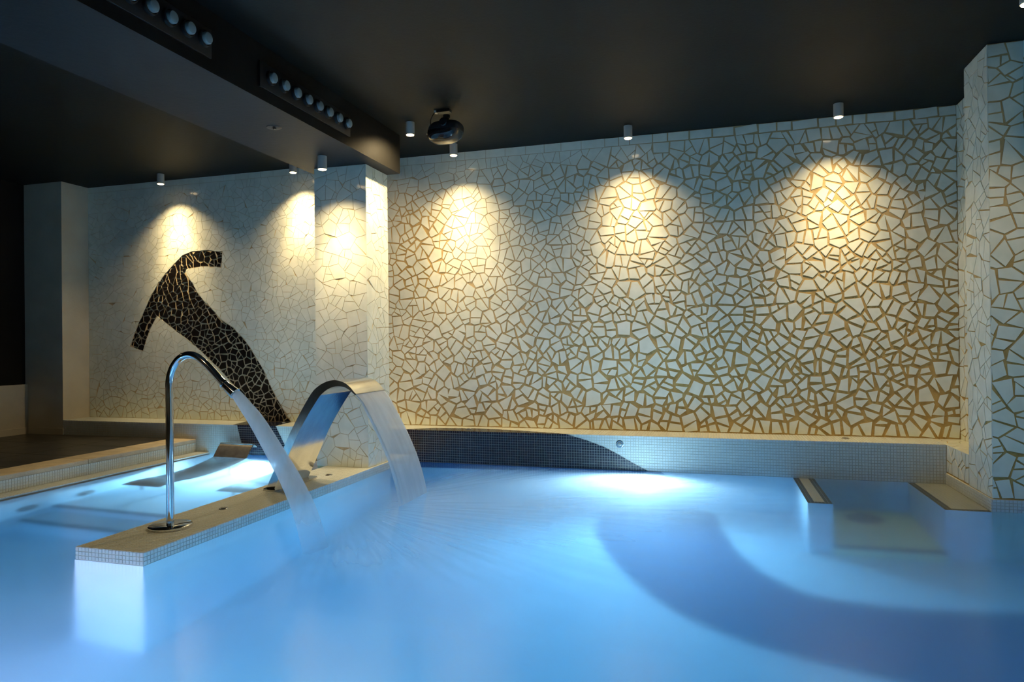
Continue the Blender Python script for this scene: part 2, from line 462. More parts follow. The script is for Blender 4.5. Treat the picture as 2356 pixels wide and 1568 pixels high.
# ------------------------------------------------------------------ ledge along the back wall
ledge = struct(box('ledge', (-7.31, YL+.0025, -1.3), (XP+.0025, YW+.01, ZL-.0025), M_JOINT))
O = Vector((-7.31, YL+.0025, 0))
dk1 = [(-4.901, .32), (-4.841, .111), (-4.78, -.03), (-4.2, -.03), (-4.299, .103), (-4.362, .213), (-4.418, .32)]
dk2 = [(-3.3, .32), (-3.3, -.03), (-.50, -.03), (-.565, .005), (-.699, .073), (-.834, .146), (-.951, .205), (-1.11, .26), (-1.272, .302), (-1.36, .32)]
sh = lambda D: [(x+7.31, z) for x, z in D]
grid_mosaic(ledge, O, X, Z, -Y, XP+7.31, ZL, dark=[sh(dk1), sh(dk2)])
dk3 = [(-4.95, 6.15), (-4.418, 6.15), (-4.47, 6.53), (-5.04, 6.53)]
dk4 = [(-3.3, 6.14), (-1.2, 6.14), (-1.286, 6.171), (-1.754, 6.309), (-2.05, 6.37), (-2.293, 6.396), (-2.704, 6.354), (-2.923, 6.19)]
sh2 = lambda D: [(x+7.31, y-YL) for x, y in D]
grid_mosaic(ledge, (-7.31, YL, ZL-.0025), X, Y, Z, XP+7.31, YW-YL, dark=[sh2(dk3), sh2(dk4)])
# tiled return of the ledge in front of the alcove
ret = struct(box('ledge_return', (XP+.006, 5.60, -1.3), (XR+.01, YW+.01, ZL-.006), M_GROUT))
mosaic_face(ret, (XP+.006, 5.67, .09), Y, Z, -X, YL-5.67, ZL-.09, s=.12, gap=.008, seed=41, limit=80)
mosaic_face(ret, (XP, 5.67, ZL-.006), X, Y, Z, XR-XP, YW-5.67, s=.12, gap=.006, seed=42, limit=80)
# waterline band round the pillar foot
band = struct(box('trim_1', (XP-.004, 5.232, -1.25), (XR+.02, YL, .083), M_JOINT))
grid_mosaic(band, (XP-.004, 5.232, 0), Y, Z, -X, YL-5.232, .083)
grid_mosaic(band, (XP-.004, 5.232, 0), X, Z, -Y, XR-XP, .083)

# ------------------------------------------------------------------ pool shell
pf = struct(box('pool_floor', (XG-.2, YN-.2, FL-.1), (XR+.1, YW, FL), M_POOL))
struct(box('pool_wall_left', (XG-.2, YN-.2, FL), (XG, YL, -.02), M_POOL))
struct(box('pool_wall_near', (XG-.2, YN-.2, FL), (XR+.02, YN, .10), M_POOL))
struct(box('pool_wall_back', (XG-.1, YL-.004, FL), (XP, YL+.003, -.005), M_POOL))
struct(box('pool_wall_right', (XR-.014, YN, FL), (XR+.01, 5.232, .083), M_POOL))
# dark band of tiles continuing under the waterline
uw = MB(); uw.add([(-2.9, YL-.008, 0), (-.45, YL-.008, 0), (-.41, YL-.008, -.11), (-.9, YL-.008, -.15), (-1.32, YL-.008, -.17), (-2.1, YL-.008, -.22), (-2.9, YL-.008, -.28)], [tuple(range(7))])
uw.add([(-4.9+.1, YL-.008, 0), (-4.25, YL-.008, 0), (-4.1, YL-.008, -.3), (-4.75, YL-.008, -.3)], [(0, 1, 2, 3)])
uw.build('wall_mosaic_dark', M_POOLB, bpy.data.objects['pool_wall_back'])
# sweeping dark blue shape set in the pool floor
swu = [(-.30, 6.155), (-.011, 6.034), (.055, 5.70), (.167, 5.152), (.368, 4.739), (.6, 4.529), (.989, 4.455), (1.324, 4.456), (1.97, 4.52)]
swl = [(1.97, 3.42), (1.3, 3.52), (.829, 3.667), (.437, 3.794), (.122, 3.922), (-.212, 4.142), (-.539, 4.548), (-.786, 5.031), (-.917, 5.435), (-.93, 5.714), (-.90, 6.155)]
up_ = spline([(x, y, 0) for x, y in swu], 5); lo_ = spline([(x, y, 0) for x, y in swl], 5)
ring = [(p.x, min(p.y, 6.155), FL+.004) for p in up_+lo_]
def resample(P, n):
    P = [Vector(p) for p in P]; d = [0]
    for i in range(1, len(P)): d.append(d[-1]+(P[i]-P[i-1]).length)
    out = []; k = 0
    for j in range(n):
        t = d[-1]*j/(n-1)
        while k < len(P)-2 and d[k+1] < t: k += 1
        u = (t-d[k])/max(1e-9, d[k+1]-d[k]); out.append(P[k].lerp(P[k+1], min(1, max(0, u))))
    return out
A = resample(up_, 50); B = resample(lo_[::-1], 50)
V = [(p.x, min(p.y, 6.155), FL+.004) for p in A]+[(p.x, min(p.y, 6.155), FL+.004) for p in B]
mobj('floor_mosaic_blue', V, [(i, i+50, i+51, i+1) for i in range(49)], M_POOLB, pf)

# left basin: platform and step with dark nosings
plat = struct(box('pool_platform', (XG-.01, 4.32, FL), (XD0+.02, YL, -.70), M_POOL))
box('step_edge', (XG, 4.315, -.735), (XD0, 4.37, -.698), M_TRIM, plat)
stp = struct(box('pool_step', (XG-.01, 4.03, FL), (XD0+.02, 4.32, -.88), M_POOL))
box('step_edge', (XG, 4.025, -.915), (XD0, 4.08, -.878), M_TRIM, stp)

# ------------------------------------------------------------------ overflow gutter, coping and deck on the left
gut = struct(box('gutter', (-5.43, YN, -.1), (XG, YL, .004), M_JOINT))
mb = MB(); k = 0; y = YN
grid_mosaic(gut, (-5.43, YN, .004), X, Y, Z, .18, YL-YN, pitch=.03, gap=.004)
curb = struct(box('curb_left', (-5.70, YN, -.1), (-5.4325, YL, .105), M_JOINT))
grid_mosaic(curb, (-5.4325, YN, .006), Y, Z, X, YL-YN, .099)
y = YN
while y < YL-.05:
    y2 = min(y+.98, YL)
    box('stone', (-5.74, y+.0015, .105), (-5.425, y2-.0015, .145), M_STONE, curb, bevel=.005, loc=(-5.58, y, .105)); y = y2
deck = struct(box('floor', (XL, YN-.2, -.1), (-5.72, YL, .132), M_JOINTD))
for i in range(4):
    for j in range(9):
        x0 = -5.742-(i+1)*.6; y1 = YL-j*.6
        x1 = x0+.6; y0 = max(y1-.6, YN-.2); x0 = max(x0, XL)
        if x1 <= x0+.02: continue
        box('tile', (x0+.003, y0+.003, .130), (x1-.003, y1-.003, .14), M_SLATE, deck, loc=(x0, y0, .13))
dn = struct(box('floor_near', (XL, -3.2, -.1), (XR, YN-.15, .14), M_SLATE))

# ------------------------------------------------------------------ dividing wall between the two basins
div = struct(box('pool_divider', (XD0+.0025, YD+.0025, FL), (XD1-.0025, YL+.002, ZD-.0025), M_JOINT))
grid_mosaic(div, (XD0, YD+.0025, 0), X, Z, -Y, XD1-XD0, ZD, single=60)
grid_mosaic(div, (XD0, YD, ZD-.0025), X, Y, Z, XD1-XD0, 3.27, single=230)
grid_mosaic(div, (XD1-.0025, YD, 0), Y, Z, X, 3.27, ZD)
grid_mosaic(div, (XD0+.0025, YD, 0), Y, Z, -X, 3.27, ZD)
box('submerged_facing', (XD0-.002, YD-.003, FL), (XD1+.002, YL, -.006), M_POOL, div)

# ------------------------------------------------------------------ niche walls and footplate on the right
def submerged_wall(name, x0, x1, y0, label, border_right):
    o = empty(name, ((x0+x1)/2, y0, FL)); tag(o, label, 'bench')
    box('core', (x0, y0, FL), (x1, YL, -.024), M_POOL, o)
    p = .024; mw = MB(); mdk = MB()
    nx = round((x1-x0)/p); ny = round((YL-y0)/p); dx = (x1-x0)/nx; dy = (YL-y0)/ny
    for i in range(nx):
        for j in range(ny):
            dk = i < 2 or (border_right and i >= nx-2) or j < 2
            if dk and (j % 3): pass
            (mdk if dk else mw).box((x0+i*dx+.001, y0+j*dy+.001, -.0245), (x0+(i+1)*dx-.001, y0+(j+1)*dy-.001, -.020))
    mw.build('white_mosaic', M_MOSC, o)['kind'] = 'stuff'; mdk.build('dark_border', M_MOSG, o)['kind'] = 'stuff'
    return o
M_MOSC = mat('cream_mosaic', (.72, .70, .58), .3); M_MOSG = mat('grey_border_mosaic', (.07, .07, .055), .4)
submerged_wall('submerged_wall', .64, .805, 5.24, 'narrow submerged wall with dark tile border beside the niche', True)
submerged_wall('submerged_wall', 1.50, XP-.004, 5.24, 'wide submerged cream slab with dark tile edge beside the right pillar', False)
fp = struct(box('niche_floor', (.805, 5.22, FL), (1.50, YL, -1.03), M_NICHE_LIT))
box('step_edge', (.805, 5.212, -1.06), (1.50, 5.262, -1.028), M_TRIM, fp)
def drain(loc, r, label, axis='Z', group=None):
    o = empty('pool_inlet', loc); tag(o, label, 'inlet', group)
    m_ = MB(); m_.lathe([(r, 0), (r, .008), (r*.9, .012)], loc, axis=axis); m_.build('plate', M_DSTEEL, o)
    m2 = MB(); m2.lathe([(r*.35, .012), (r*.3, .02)], loc, axis=axis); m2.build('screw_boss', M_DSTEEL, o)
drain((1.14, 5.93, -1.03), .135, 'round dark grate on the sunken niche floor')
drain((XG, 4.115, -.56), .085, 'dark round jet in the left pool wall, nearer the corner of the frame', 'X')
drain((XG, 4.637, -.55), .085, 'dark round jet in the left pool wall, closer to the steel lounger', 'X')

# ------------------------------------------------------------------ ceiling spotlights
def spotlight(x, y, ztop, label, tilt=(0, 0, -1), power=SPOT_W, wide_=92, aim=.14):
    o = empty('ceiling_spotlight', (x, y, ztop)); tag(o, label, 'spotlight')
    m_ = MB(); m_.lathe([(.0385, 0), (.0385, -.105), (.0375, -.11), (.031, -.11), (.031, -.098)], (x, y, ztop), n=28)
    m_.build('housing', M_LAMPW, o, smooth=True)
    b = MB(); b.lathe([(.0335, -.108), (.0330, -.114), (.02, -.118)], (x, y, ztop), n=24); b.build('bulb', M_BULB, o)
    light('spill', 'SPOT', (x, y, ztop-.125), tilt, power*.9, SPOT_COL, o, spot_size=radians(wide_+24), spot_blend=.9, shadow_soft_size=.02)
    if aim is not None:
        light('beam', 'SPOT', (x, y, ztop-.125), (tilt[0], tilt[1]+aim, -1), power*1.5, SPOT_COL, o, spot_size=radians(58), spot_blend=1.0, shadow_soft_size=.02)
spotlight(-5.97, 6.26, ZC, 'ceiling spotlight above the black mural, near the plaster pillar', tilt=(.04, .02, -1))
spotlight(-4.27, 6.30, ZC, 'ceiling spotlight on the low ceiling just left of the beam', tilt=(.0, .04, -1))
spotlight(-3.145, 5.06, 2.75, 'spotlight under the dark beam in front of the column', tilt=(0, .10, -1), power=44)
spotlight(-2.535, 5.50, ZC, 'spotlight hanging between the beam and the projector', tilt=(-.35, .10, -1), aim=0, wide_=130)
spotlight(-2.41, 6.23, ZC, 'ceiling spotlight against the wall behind the projector')
spotlight(-.71, 6.21, ZC, 'ceiling spotlight over the middle of the long tiled wall')
spotlight(1.028, 6.18, ZC, 'ceiling spotlight over the right part of the long wall')
spotlight(1.70, 4.42, ZC, 'spotlight cut off at the upper right corner of the photo', tilt=(0, .1, -1), power=30, wide_=80, aim=None)

spotlight(-3.15, 1.6, 2.75, 'added unseen spotlight under the near part of the beam, warming the divider top', power=42, wide_=110, aim=None)  # this and the next two are added out of view for warm brightness
spotlight(-6.4, 2.2, ZC, 'added unseen spotlight warming the slate deck', power=60, wide_=110, aim=None)
spotlight(-.2, 1.0, ZC, 'added unseen spotlight brightening the near end of the pool', power=40, wide_=110, aim=None)

# ------------------------------------------------------------------ air nozzle units in the beam
def nozzle_unit(y0, y1, ys, label):
    xs = -2.785
    o = empty('air_grille', (xs, (y0+y1)/2, 2.83)); tag(o, label, 'vent')
    box('plate', (xs, y0, 2.825), (xs+.012, y1, 2.995), M_BLKM, o, bevel=.002)
    for y in ys:
        m_ = MB(); m_.lathe([(.048, .012), (.046, .03), (.040, .032), (.038, .014)], (xs, y, 2.915), axis='X', n=24)
        nz = m_.build('nozzle', M_BLKM, o, smooth=True, loc=(xs, y, 2.915))
        d = MB(); d.lathe([(.034, .012), (.035, .040), (.030, .049), (.018, .053), (.004, .054)], (xs, y, 2.915), axis='X', n=24)
        d.build('disc', M_DISC, nz, smooth=True)
nozzle_unit(3.74, 4.88, [3.848+i*.1385 for i in range(8)], 'row of eight round air nozzles in the beam side, closer to the tiled wall')
nozzle_unit(2.20, 3.30, [2.32+i*.1308 for i in range(8)], 'row of round air nozzles in the beam side, cut by the top of the photo')
hk = empty('ceiling_hook', (-3.06, 4.28, 2.75)); tag(hk, 'small dark fitting on a scuffed patch under the beam', 'fitting')
m_ = MB(); m_.lathe([(.055, 0), (.05, -.004), (.03, -.006)], (-3.06, 4.28, 2.75)); m_.build('plate', M_BLKM, hk)
m_ = MB(); m_.tube([(-3.06, 4.28, 2.745), (-3.05, 4.27, 2.735), (-3.03, 4.26, 2.735)], .006); m_.build('stub', M_STEEL, hk)

# ------------------------------------------------------------------ projector
def projector():
    c = Vector((-2.12, 5.30, 2.925))
    o = empty('projector', (c.x, c.y, ZC)); tag(o, 'black glossy projector hanging from the ceiling by the beam', 'projector')
    # body: stack of rounded outlines, widest below the middle, domed base
    prof = [(-.105, .30), (-.098, .55), (-.080, .78), (-.045, .96), (0, 1.0), (.035, .97), (.052, .93), (.070, .85), (.080, .74)]
    V, F = [], []; n = 40
    for h, s in prof:
        for i in range(n):
            t = 2*pi*i/n; e = 2/3.2
            x = .142*abs(cos(t))**e*(1 if cos(t) >= 0 else -1); y = .125*abs(sin(t))**e*(1 if sin(t) >= 0 else -1)
            sk = .02 if h > 0 else 0
            V.append((c.x+x*s+(h*.25), c.y+y*s, c.z+h*.86))
    for j in range(len(prof)-1):
        for i in range(n):
            a, b = j*n+i, j*n+(i+1) % n; F.append((a, b, b+n, a+n))
    F.append(tuple(range(n))[::-1]); F.append(tuple((len(prof)-1)*n+i for i in range(n)))
    mi = [1 if k//n < 4 else 0 for k in range(len(F)-2)]+[1, 0]
    b = mobj('body', V, F, [M_BLKM, M_BLKP], o, smooth=True, mi=mi)
    m_ = MB(); m_.lathe([(.030, -.031), (.034, -.045), (.028, -.05)], (c.x+.03, c.y-.085, c.z+.045), axis='Y', n=24); m_.build('lens', M_BLKP, o, smooth=True)
    m_ = MB(); m_.lathe([(.022, 0), (.022, .075)], (c.x+.01, c.y, c.z+.065), n=20); m_.lathe([(.03, .05), (.03, .075)], (c.x+.01, c.y, c.z+.065), n=20)
    m_.build('mount', M_BLKM, o)
    box('bracket', (c.x-.07, c.y-.03, ZC-.022), (c.x+.045, c.y+.03, ZC), M_BLKM, o)
    box('terminal', (c.x-.095, c.y-.02, ZC-.020), (c.x-.07, c.y+.02, ZC), M_LAMPW, o)
    m_ = MB(); m_.tube(spline([(c.x-.088, c.y-.02, ZC-.02), (c.x-.105, c.y-.03, ZC-.05), (c.x-.125, c.y-.02, ZC-.08), (c.x-.128, c.y-.01, ZC-.12), (c.x-.12, c.y, ZC-.15)]), .0035, n=8); m_.build('cable', M_BLKM, o, smooth=True)
projector()

# ------------------------------------------------------------------ gooseneck tap
def tap():
    x, y = -3.14, 3.345
    o = empty('gooseneck_tap', (x, y, ZD)); tag(o, 'tall polished gooseneck water spout on a round base on the divider', 'water spout')
    m_ = MB(); m_.lathe([(.120, 0), (.122, .006), (.122, .016), (.117, .020), (.03, .021)], (x, y, ZD), n=56); m_.build('base_plate', M_CHROME, o, smooth=True)
    P = spline([(x, y, ZD+.02), (x, y, .5), (x, y, .80), (x-.001, y, .90), (x+.008, y, .975), (x+.034, y, 1.035), (x+.080, y, 1.083), (x+.140, y, 1.104), (x+.20, y, 1.094), (x+.262, y, 1.055), (x+.335, y, .990), (x+.395, y, .932)], 8)
    m_ = MB(); m_.tube(P, .0215, n=28); m_.build('pipe', M_CHROME, o, smooth=True)
    d = Vector((.0864, 0, -.0615)).normalized(); d = Vector((.80, 0, -.60)).normalized(); q = Vector((x+.390, y, .936))
    m_ = MB(); m_.tube([q, q+d*.001, q+d*.012, q+d*.013], [.0215, .027, .027, .0215], n=28); m_.build('collar', M_CHROME, o, smooth=True)
    m_ = MB(); m_.tube([q+d*.013, q+d*.016, q+d*.05, q+d*.085, q+d*.100, q+d*.101], [.022, .026, .029, .032, .033, .028], n=28); m_.build('nozzle', M_CHROME, o, smooth=True)
tap()

# ------------------------------------------------------------------ waterfall blade
def blade():
    y0, y1 = 4.42, 4.87
    o = empty('waterfall_blade', (-3.18, 4.64, ZD)); tag(o, 'wide curved stainless swan-neck waterfall blade on the divider', 'waterfall spout')
    out = spline([(-3.255, 0, ZD+.008), (-3.150, 0, .284), (-3.052, 0, .483), (-2.957, 0, .648), (-2.863, 0, .790), (-2.807, 0, .845), (-2.734, 0, .883), (-2.661, 0, .896), (-2.590, 0, .881), (-2.536, 0, .846), (-2.491, 0, .796)], 5)
    inn = spline([(-3.185, 0, ZD+.008), (-3.092, 0, .260), (-2.990, 0, .470), (-2.885, 0, .640), (-2.800, 0, .760), (-2.762, 0, .800), (-2.712, 0, .832), (-2.656, 0, .850), (-2.594, 0, .848), (-2.543, 0, .826), (-2.497, 0, .789)], 5)
    n = len(out); V = []
    for yy in (y0, y1):
        V += [(p.x, yy, p.z) for p in out] + [(p.x, yy, p.z) for p in inn]
    F = []
    F += [(i, i+1, 2*n+i+1, 2*n+i) for i in range(n-1)]
    F += [(n+i+1, n+i, 3*n+i, 3*n+i+1) for i in range(n-1)]
    F += [(i+1, i, n+i, n+i+1) for i in range(n-1)]
    F += [(2*n+i, 2*n+i+1, 3*n+i+1, 3*n+i) for i in range(n-1)]
    F += [(n-1, 2*n-1, 4*n-1, 3*n-1), (n, 0, 2*n, 3*n)]
    b = mobj('spout_body', V, F, M_STEEL, o, smooth=True)
    b.data.set_sharp_from_angle(angle=radians(40))
    # folded seam and rolled lip
    m_ = MB(); m_.tube([(-2.492, y0, .795), (-2.492, y1, .795)], .005, n=10); m_.build('lip', M_STEEL, o, smooth=True)
    V = []; 
    m_ = MB(); m_.lathe([(.001, 0), (.001, .001)], (-3.2, 4.6, ZD), n=3)
    P = []
    for k in range(48):
        t = 2*pi*k/48; e = .45
        P.append((-3.19+.085*abs(cos(t))**e*(1 if cos(t) >= 0 else -1), 4.645+.285*abs(sin(t))**e*(1 if sin(t) >= 0 else -1)))
    V = [(a, b_, ZD) for a, b_ in P]+[(a, b_, ZD+.010) for a, b_ in P]
    F = [tuple(range(48))[::-1], tuple(range(48, 96))]+[(i, (i+1) % 48, 48+(i+1) % 48, 48+i) for i in range(48)]
    mobj('base_plate', V, F, M_STEEL, o)
blade()

# ------------------------------------------------------------------ small round caps and buttons
def cap(loc, r, label, axis='Z', sgn=1):
    o = empty('deck_fitting', loc); tag(o, label, 'fitting')
    m_ = MB(); m_.lathe([(r, 0), (r, .003*sgn), (r*.86, .006*sgn)], loc, axis=axis, n=28); m_.build('ring', M_CHROME, o)
    m_ = MB(); m_.lathe([(r*.55, .006*sgn), (r*.5, .010*sgn), (r*.2, .011*sgn)], loc, axis=axis, n=24); m_.build('button', M_DSTEEL, o)
cap((-3.146, 3.815, ZD), .030, 'small round steel cap on the divider between spout and blade')
cap((-3.085, 5.02, ZD), .030, 'small round steel cap on the divider behind the blade')
cap((-4.504, 6.42, ZL), .032, 'small steel cap on the ledge at the foot of the mural')
cap((-2.319, 6.32, ZL), .032, 'small steel cap on the ledge above the dark mosaic')
cap((1.082, 6.36, ZL), .034, 'small steel cap on the ledge near the right pillar')
cap((-.81, YL, .234), .034, 'round steel push button set in the ledge face', axis='Y', sgn=-1)

# ------------------------------------------------------------------ hydromassage loungers
def lounger(x0, x1, label):
    o = empty('water_lounger', ((x0+x1)/2, 5.4, -.70)); tag(o, label, 'lounger', 'steel water loungers')
    P = spline([(0, 6.125, .085), (0, 6.10, .112), (0, 6.06, .118), (0, 6.02, .085), (0, 5.95, 0), (0, 5.84, -.13), (0, 5.66, -.26), (0, 5.45, -.33), (0, 5.22, -.33), (0, 5.05, -.28), (0, 4.90, -.27), (0, 4.80, -.31)], 5)
    t = .012; n = len(P); V = []
    for k, p in enumerate(P):
        a = P[min(k+1, n-1)]-P[max(k-1, 0)]; nn = Vector((0, -a.z, a.y)).normalized()
        if nn.z < 0 and k > 10: nn = -nn
        q = p - nn*t*(1 if a.y < 0 else 1)
        V += [(x0, p.y, p.z), (x1, p.y, p.z), (x1, q.y, q.z), (x0, q.y, q.z)]
    F = []
    for k in range(n-1):
        a = 4*k
        for i in range(4): F.append((a+i, a+(i+1) % 4, a+4+(i+1) % 4, a+4+i))
    F += [(3, 2, 1, 0), (4*n-4, 4*n-3, 4*n-2, 4*n-1)]
    b = mobj('bed', V, F, M_DSTEEL, o, smooth=True); b.data.set_sharp_from_angle(angle=radians(50))
    for yy, zz in ((5.75, -.22), (4.98, -.285)):
        for xx in (x0+.04, x1-.04):
            m_ = MB(); m_.tube([(xx, yy, -.70), (xx, yy, zz)], .014, n=12); m_.build('leg', M_DSTEEL, o, smooth=True)
lounger(-5.03, -4.62, 'steel water lounger with its headrest out of the water, beside the coping')
lounger(-4.04, -3.64, 'steel water lounger mostly hidden behind the divider')

# ------------------------------------------------------------------ underwater lamps
def pool_lamp(loc, axis, sgn, d, power, label, r=.085, color=POOL_COL, cone=165):
    o = empty('underwater_lamp', loc); tag(o, label, 'lamp')
    m_ = MB(); m_.lathe([(r*1.35, 0), (r*1.35, .006*sgn), (r*1.1, .014*sgn), (r*1.02, .014*sgn), (r*1.0, .006*sgn)], loc, axis=axis, n=36); m_.build('bezel', M_CHROME, o)
    m_ = MB(); m_.lathe([(r, .004*sgn), (r*.9, .012*sgn), (r*.4, .016*sgn)], loc, axis=axis, n=32); m_.build('lens', M_POOLBULB, o)
    p = Vector(loc)+Vector(d).normalized()*.03
    light('lamp_light', 'SPOT', p, d, power, color, o, spot_size=radians(cone), spot_blend=.8, shadow_soft_size=r)
pool_lamp((-.62, YL-.004, -.36), 'Y', -1, (0, -1, .06), 370, 'bright underwater lamp in the back pool wall under the ledge button')
pool_lamp((-4.62, YL-.004, -.46), 'Y', -1, (.1, -1, -.1), 330, 'bright underwater lamp in the left basin below the dark mosaic')
pool_lamp((-3.12, YN, -.6), 'Y', 1, (0, 1, .03), 215, 'added unseen underwater lamp in the near pool wall, whitening the divider end', cone=80, color=(1, .50, .60))  # from here on, unseen lamps added to brighten the basins
pool_lamp((-4.7, YN, -.6), 'Y', 1, (0, 1, -.1), 85, 'added unseen underwater lamp in the near pool wall, brightening the left basin by the gutter')
pool_lamp((-1.6, YN, -.6), 'Y', 1, (0, 1, -.1), 225, 'added unseen underwater lamp in the near pool wall, brightening the water opposite the waterfall')
pool_lamp((.9, YN, -.6), 'Y', 1, (0, 1, -.1), 45, 'added unseen underwater lamp in the near pool wall, brightening the right side')

# ------------------------------------------------------------------ water
def water_material():
    m = bpy.data.materials.new('pool_water'); m.use_nodes = True; nt = m.node_tree
    b = bsdf(m); b.inputs['Base Color'].default_value = (.90, .97, 1, 1); b.inputs['Roughness'].default_value = .19
    b.inputs['Transmission Weight'].default_value = 1; b.inputs['IOR'].default_value = 1.33
    out = [n for n in nt.nodes if n.type == 'OUTPUT_MATERIAL'][0]
    va = N(m, 'ShaderNodeVolumeAbsorption'); va.inputs['Color'].default_value = (.50, .82, .97, 1); va.inputs['Density'].default_value = .82
    vs = N(m, 'ShaderNodeVolumeScatter'); vs.inputs['Color'].default_value = (.8, .92, 1, 1); vs.inputs['Density'].default_value = .14; vs.inputs['Anisotropy'].default_value = .3
    ad = N(m, 'ShaderNodeAddShader'); L(m, va.outputs[0], ad.inputs[0]); L(m, vs.outputs[0], ad.inputs[1]); L(m, ad.outputs[0], out.inputs['Volume'])
    geo = N(m, 'ShaderNodeNewGeometry')
    def polar(cx, cy):
        sb = N(m, 'ShaderNodeVectorMath', operation='SUBTRACT'); sb.inputs[1].default_value = (cx, cy, 0)
        L(m, geo.outputs['Position'], sb.inputs[0])
        sx = N(m, 'ShaderNodeSeparateXYZ'); L(m, sb.outputs[0], sx.inputs[0])
        at = N(m, 'ShaderNodeMath', operation='ARCTAN2'); L(m, sx.outputs[1], at.inputs[0]); L(m, sx.outputs[0], at.inputs[1])
        ln = N(m, 'ShaderNodeVectorMath', operation='LENGTH'); L(m, sb.outputs[0], ln.inputs[0])
        return at.outputs[0], ln.outputs['Value']
    def mth(op, a, b_=None, c=None):
        n = N(m, 'ShaderNodeMath', operation=op)
        for i, v in enumerate((a, b_, c)):
            if v is None: continue
            if isinstance(v, (int, float)): n.inputs[i].default_value = v
            else: L(m, v, n.inputs[i])
        return n.outputs[0]
    def smst(v, a, b_):
        n = N(m, 'ShaderNodeMapRange', interpolation_type='SMOOTHERSTEP'); L(m, v, n.inputs[0]); n.inputs[1].default_value = a; n.inputs[2].default_value = b_
        return n.outputs[0]
    th, r = polar(-2.25, 4.55)
    cb = N(m, 'ShaderNodeCombineXYZ'); L(m, mth('MULTIPLY', th, 6.0), cb.inputs[0]); L(m, mth('MULTIPLY', r, 1.3), cb.inputs[1])
    nz = N(m, 'ShaderNodeTexNoise'); nz.inputs['Scale'].default_value = 1.6; nz.inputs['Detail'].default_value = 2.5; L(m, cb.outputs[0], nz.inputs['Vector'])
    # bump: radial brush strokes near the landing, faint slow undulation elsewhere
    fall = mth('POWER', 2.718, mth('MULTIPLY', r, -.45))
    bp = N(m, 'ShaderNodeBump'); bp.inputs['Distance'].default_value = .035
    L(m, mth('MULTIPLY', mth('MULTIPLY', fall, .22), smst(r, 1.0, 2.4)), bp.inputs['Strength']); L(m, nz.outputs[0], bp.inputs['Height']); L(m, bp.outputs[0], b.inputs['Normal'])
    return m
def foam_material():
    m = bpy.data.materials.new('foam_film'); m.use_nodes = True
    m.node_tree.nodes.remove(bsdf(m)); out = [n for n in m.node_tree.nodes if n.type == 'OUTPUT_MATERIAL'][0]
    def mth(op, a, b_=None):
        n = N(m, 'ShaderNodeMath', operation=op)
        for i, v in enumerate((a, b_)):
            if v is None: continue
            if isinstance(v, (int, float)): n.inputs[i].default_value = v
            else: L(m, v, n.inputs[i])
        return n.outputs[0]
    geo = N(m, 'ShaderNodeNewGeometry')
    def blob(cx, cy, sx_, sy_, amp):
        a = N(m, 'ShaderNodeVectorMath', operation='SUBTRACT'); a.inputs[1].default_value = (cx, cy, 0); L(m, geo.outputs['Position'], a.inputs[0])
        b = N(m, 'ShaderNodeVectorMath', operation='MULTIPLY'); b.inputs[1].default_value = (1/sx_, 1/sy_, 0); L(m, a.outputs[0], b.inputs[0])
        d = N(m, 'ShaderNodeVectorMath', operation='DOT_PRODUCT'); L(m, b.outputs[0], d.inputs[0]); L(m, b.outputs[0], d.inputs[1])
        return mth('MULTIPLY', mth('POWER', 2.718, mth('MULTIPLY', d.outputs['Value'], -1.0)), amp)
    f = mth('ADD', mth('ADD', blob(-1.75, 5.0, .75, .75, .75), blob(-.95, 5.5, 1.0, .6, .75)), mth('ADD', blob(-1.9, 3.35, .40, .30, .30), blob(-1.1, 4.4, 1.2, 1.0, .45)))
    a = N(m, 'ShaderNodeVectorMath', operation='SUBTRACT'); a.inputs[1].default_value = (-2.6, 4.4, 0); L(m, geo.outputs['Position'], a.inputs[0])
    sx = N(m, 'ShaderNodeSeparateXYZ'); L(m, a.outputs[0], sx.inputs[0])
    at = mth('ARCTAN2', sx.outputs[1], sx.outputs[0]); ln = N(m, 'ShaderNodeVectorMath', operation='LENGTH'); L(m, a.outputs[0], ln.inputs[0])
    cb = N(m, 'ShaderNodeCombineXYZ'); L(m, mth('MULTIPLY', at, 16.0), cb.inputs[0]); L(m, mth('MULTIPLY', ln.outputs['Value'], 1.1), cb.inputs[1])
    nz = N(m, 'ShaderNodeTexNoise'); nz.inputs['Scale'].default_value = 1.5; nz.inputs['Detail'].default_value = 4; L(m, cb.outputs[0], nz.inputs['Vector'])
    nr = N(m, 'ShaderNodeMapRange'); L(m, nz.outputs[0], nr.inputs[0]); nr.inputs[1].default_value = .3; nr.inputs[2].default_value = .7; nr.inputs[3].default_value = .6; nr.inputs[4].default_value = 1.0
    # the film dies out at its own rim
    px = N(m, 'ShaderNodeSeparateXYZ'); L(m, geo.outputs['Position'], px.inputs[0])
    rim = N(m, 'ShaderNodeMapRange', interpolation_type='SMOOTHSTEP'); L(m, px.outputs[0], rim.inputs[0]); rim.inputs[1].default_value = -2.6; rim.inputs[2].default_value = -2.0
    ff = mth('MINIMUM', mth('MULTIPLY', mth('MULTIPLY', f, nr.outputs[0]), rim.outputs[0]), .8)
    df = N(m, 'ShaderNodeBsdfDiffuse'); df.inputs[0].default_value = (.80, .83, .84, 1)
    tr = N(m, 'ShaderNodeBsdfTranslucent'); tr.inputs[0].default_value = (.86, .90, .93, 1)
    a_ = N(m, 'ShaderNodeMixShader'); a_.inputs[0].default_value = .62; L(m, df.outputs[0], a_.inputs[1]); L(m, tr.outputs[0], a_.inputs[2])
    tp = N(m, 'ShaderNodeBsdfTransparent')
    mx = N(m, 'ShaderNodeMixShader'); L(m, ff, mx.inputs[0]); L(m, tp.outputs[0], mx.inputs[1]); L(m, a_.outputs[0], mx.inputs[2])
